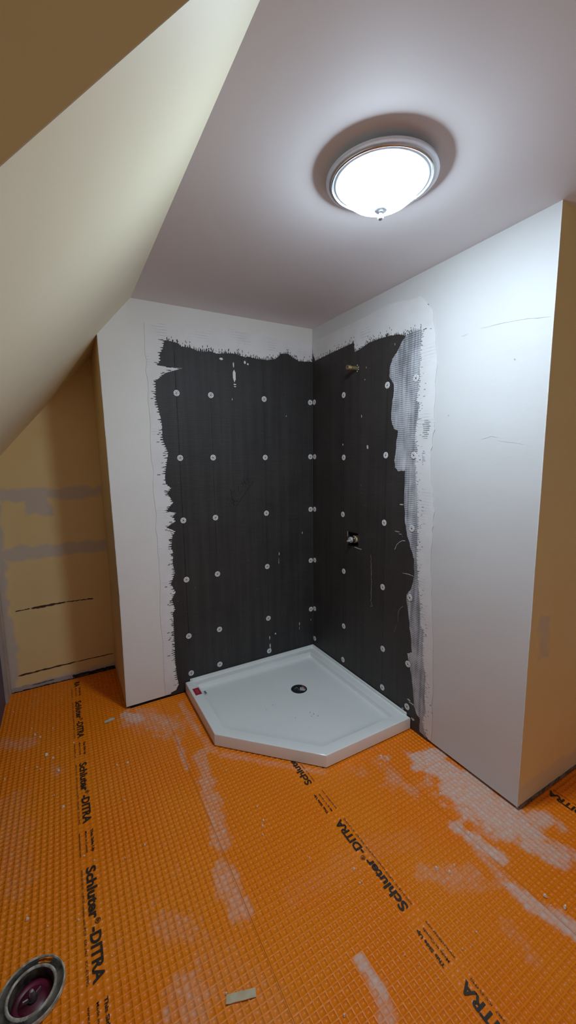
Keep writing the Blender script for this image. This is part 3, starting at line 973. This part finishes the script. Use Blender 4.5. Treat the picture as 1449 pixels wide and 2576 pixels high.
obj('sticker_print', *join(*marks), 'drain_grey', dr)
# labels on the rim
zt = .0632
obj('red_label', *box(-.9010, -.858, -.174, -.094, .0626, zt + .0004), 'sticker_white', pan)
red = obj('red_label_face', *box(-.8985, -.8630, -.170, -.098, zt + .0003, zt + .0008), 'sticker_red', pan, label='small red warning label')
obj('label_print', *join(*[box(x, x + .0012, -.155 + random.uniform(-.005, .005), -.115, zt + .0007, zt + .0010) for x in (-.886, -.8825, -.879, -.8755)]), 'sticker_pink', red)
obj('fine_print', *join(*[stroke([(x, -.150), (x + .001, -.150 - l)], .0022, .0600, zt + .0004, XY) for x, l in ((-.847, .03), (-.843, .026), (-.839, .03))]), 'print_grey', pan)
obj('scuff_marks', *join(*[blob((x, y), .0016, .0016, XY, .040, z - .0035) for x, y, z in ((-.60, -.46, .0490), (-.55, -.44, .0480), (-.50, -.60, .0510), (-.40, -.62, .0505), (-.41, -.60, .0500), (-.39, -.645, .0510), (-.42, -.63, .0505))]), 'print_grey', pan, kind='stuff')

# ------------------------------------------------------------------ plumbing stubs
arm = empty('shower_pipe_stub', (0, -.4508, 1.8705), label='short threaded brass pipe stub sticking out of the black board', category='pipe')
prof = [(.0095, .03), (.0105, .004), (.0108, -.022), (.0098, -.040), (.0098, -.046)]
v, f = lathe(prof, 24, 'x')
obj('pipe', v, f, 'brass', arm, smooth=40)
prof = [(.0098, -.045)]
h = -.046
while h > -.066:
    prof += [(.0122, h - .0008), (.0112, h - .0018)]
    h -= .0025
prof += [(.0115, -.068), (.0085, -.068), (.0080, -.050)]
v, f = lathe(prof, 24, 'x')
obj('threaded_end', v, f, 'brass', arm, smooth=40, label='bright threaded brass end')
v, f = lathe([(.0001, -.052), (.0082, -.052)], 20, 'x')
obj('bore', v, f, 'dark', arm)
v, f = lathe([(.011, -.0012), (.016, -.0012), (.0165, -.0008)], 20, 'x')
obj('cut_hole', v, f, 'dark', arm)
obj('plaster_bits', *join(*[prism([(.0165 * math.cos(t) + a, .0165 * math.sin(t) + b) for a, b in ((-.002, -.003), (.003, -.002), (.002, .004), (-.003, .002))], -.003, -.0008, YZ) for t in (1.9, 2.9, 4.4, 3.6)]), 'splash', arm)

va = empty('shower_valve', (0, -.431, .9065), label='chrome shower valve in the square cutout of the board', category='valve')
v, f = lathe([(.0215, .095), (.0215, .012), (.0205, .008), (.0190, .007)], 28, 'x')
obj('bonnet', v, f, 'bonnet', va, smooth=40, label='beige valve bonnet')
v, f = lathe([(.0180, .010), (.0180, .002), (.0160, -.001), (.0195, -.003), (.0195, -.012), (.0185, -.014)], 28, 'x')
obj('retaining_ring', v, f, 'chrome', va, smooth=40, label='polished chrome ring')
v, f = lathe([(.0170, -.012), (.0170, -.020), (.0155, -.023), (.0001, -.023)], 28, 'x')
obj('cartridge', v, f, 'satin', va, smooth=40)
v, f = join(box(-.042, -.022, -.0035, .0035, -.0090, -.0020), box(-.028, -.022, -.0150, .0150, -.0075, -.0035), box(-.028, -.022, -.0150, -.0115, -.0130, -.0035))
obj('stem', v, f, 'satin', va)
for pts, w in ((wiggle((HY0 + .031, HZ0 + .001), (HY0 - .031, HZ0 - .001), 6, .001), .0032), ([(HY1 + .001, HZ1), (HY1 + .001, HZ1 - .03)], .0024)):
    v, f = stroke(pts, w, -.0015, -.0004, lambda a, b, t: (t, a + .431, b - .9065))
    obj('cut_edge', v, f, 'splash', va, label='pale cut edge of board')

# ------------------------------------------------------------------ closet flange
fg = empty('closet_flange', (FLX, FLY, 0), label='dirty floor flange with dark red plug at lower left', category='flange')
v, f = lathe([(.0735, .0100), (.0755, .0128), (.0775, .0125), (.0785, .0100), (.0785, .0012)], 64)
obj('outer_lip', v, f, 'flange_light', fg, smooth=50)
# grimy channel with two bolt slots
n = 96
V, F = [], []
prof = [(.0740, .0098), (.0680, .0078), (.0625, .0078), (.0585, .0092)]
for r, hh in prof:
    for i in range(n):
        a = 2 * PI * i / n
        V.append((r * math.cos(a), r * math.sin(a), hh + .0006 * math.sin(i * 2.7)))
for k in range(3):
    for i in range(n):
        deg = 360 * i / n
        if k in (0, 1) and (48 < deg < 78 or 228 < deg < 258):
            continue
        j = (i + 1) % n
        F.append((k * n + i, k * n + j, (k + 1) * n + j, (k + 1) * n + i))
obj('channel', V, F, 'flange_dark', fg, smooth=60)
v, f = lathe([(.0590, .0088), (.0575, .0120), (.0550, .0135), (.0525, .0125), (.0512, .0090)], 64)
obj('hub', v, f, 'flange_light', fg, smooth=50)
v, f = lathe([(.0512, .0090), (.0500, .003), (.0490, -.006), (.0485, -.08)], 64)
obj('hub_wall', v, f, 'flange_dark', fg, smooth=50, label='grimy inside of the pipe hub')
v, f = lathe([(.0001, -.0170), (.028, -.0170), (.033, -.021), (.038, -.0185), (.043, -.0175), (.0478, -.021), (.0482, -.05)], 48)
plug = obj('plug', v, f, 'plug_red', fg, smooth=50, label='dark red test plug')
v, f = lathe([(.0001, .012), (.0045, .011), (.0062, .004), (.0065, -.015)], 16)
stud = obj('threaded_stud', v, f, 'steel', plug, smooth=50)
for s in (1, -1):
    w = prism([(s * .004, -.012), (s * .010, -.004), (s * .022, .000), (s * .024, -.004), (s * .014, -.013), (s * .005, -.0155)], -.002, .002, lambda a, b, t: (a * .9 - t * .35, a * .35 + t * .9, b))
    obj('wing', *w, 'steel', plug)
v, f = lathe([(.0005, -.012), (.011, -.012), (.012, -.016)], 18)
obj('nut', v, f, 'dark', plug)

# ------------------------------------------------------------------ loose bits on the floor
ch = [(.026 * math.cos(t) * (1 - .18 * math.sin(3 * t)), .013 * math.sin(t) * (1 + .2 * math.cos(2 * t))) for t in np.linspace(0, 2 * PI, 15)[:-1]]
ch = rotp(ch, .25)
v, f = prism([(-1.341 + a, -.058 + b) for a, b in ch], .0008, .0038, XY)
obj('paint_chip', v, f, 'chip', label='pale grey oval paint chip on the floor by the wall end', category='paint chip')
p0, p1 = Vector((-1.1975, -1.4285)), Vector((-1.1250, -1.4535))
sp = wiggle(p0, p1, 8, .0006)
v, f = stroke(sp, .019, .0010, .0030, XY)
obj('beige_strip', v, f, 'tape', label='short beige strip lying on the orange floor', category='strip')

crumbs = []
rs = random.Random(5)
def crumb(x, y, s):
    pts = [(x + s * rs.uniform(.4, 1) * math.cos(a), y + s * rs.uniform(.4, 1) * math.sin(a)) for a in (0.2, 1.5, 2.8, 4.0, 5.2)]
    h = s * rs.uniform(.5, .9)
    V = [(a, b, .0002) for a, b in pts] + [(x + (a - x) * .5, y + (b - y) * .5, .0006 + h) for a, b in pts]
    F = [tuple(range(5, 10))] + [(i, (i + 1) % 5, 5 + (i + 1) % 5, 5 + i) for i in range(5)]
    return V, F
CL = [(-1.70, -.1, .16, 22), (-1.6, -.3, .1, 10), (-1.34, -.42, .08, 8), (-1.3, -.1, .12, 10), (-1.05, -.35, .05, 8), (-.89, -1.03, .02, 4), (-.27, -.99, .025, 6),
      (-.3, -1.15, .08, 8), (-.48, -1.5, .08, 8), (-.75, -1.3, .3, 14), (-1.2, -1.0, .35, 16), (-.25, -1.75, .1, 8), (-1.45, -1.0, .25, 10), (-.6, -1.65, .2, 8), (-.1, -1.3, .15, 8), (-.9, -.72, .05, 6), (-1.5, .1, .2, 6)]
for cx, cy, sp_, n in CL:
    for _ in range(n):
        x, y = cx + rs.gauss(0, sp_), cy + rs.gauss(0, sp_)
        if x > -.02 or y > -.02 and x > -1.26 or x < -1.8 or (x > -.95 and y > -.56) or (x > -.58 and y > -.95) or (x + y > -1.47 and x > -.93 and y > -.93) or math.hypot(x - FLX, y - FLY) < .09:
            continue
        crumbs.append(crumb(x, y, rs.choice((.0018, .0022, .0028, .0036, .005))))
for x, y, s in ((-.262, -.985, .009), (-.247, -1.005, .008), (-.30, -1.02, .006), (-.887, -1.01, .008), (-.90, -1.03, .006), (-1.30, -.43, .009), (-1.345, -.42, .007), (-1.685, .01, .010), (-1.66, -.02, .008),
                (-1.63, -.18, .012), (-1.60, -.22, .009), (-1.58, -.32, .008), (-1.56, -.55, .010), (-1.66, -.95, .007), (-.70, -1.33, .006), (-.46, -1.47, .010), (-.43, -1.50, .008), (-.20, -1.27, .008), (-.12, -1.13, .007), (-.25, -1.44, .008), (-.23, -1.70, .010), (-.21, -1.75, .009)):
    crumbs.append(crumb(x, y, s))
obj('plaster_crumbs', *join(*crumbs), 'crumb', kind='stuff', label='scattered plaster crumbs on the orange floor', category='debris')
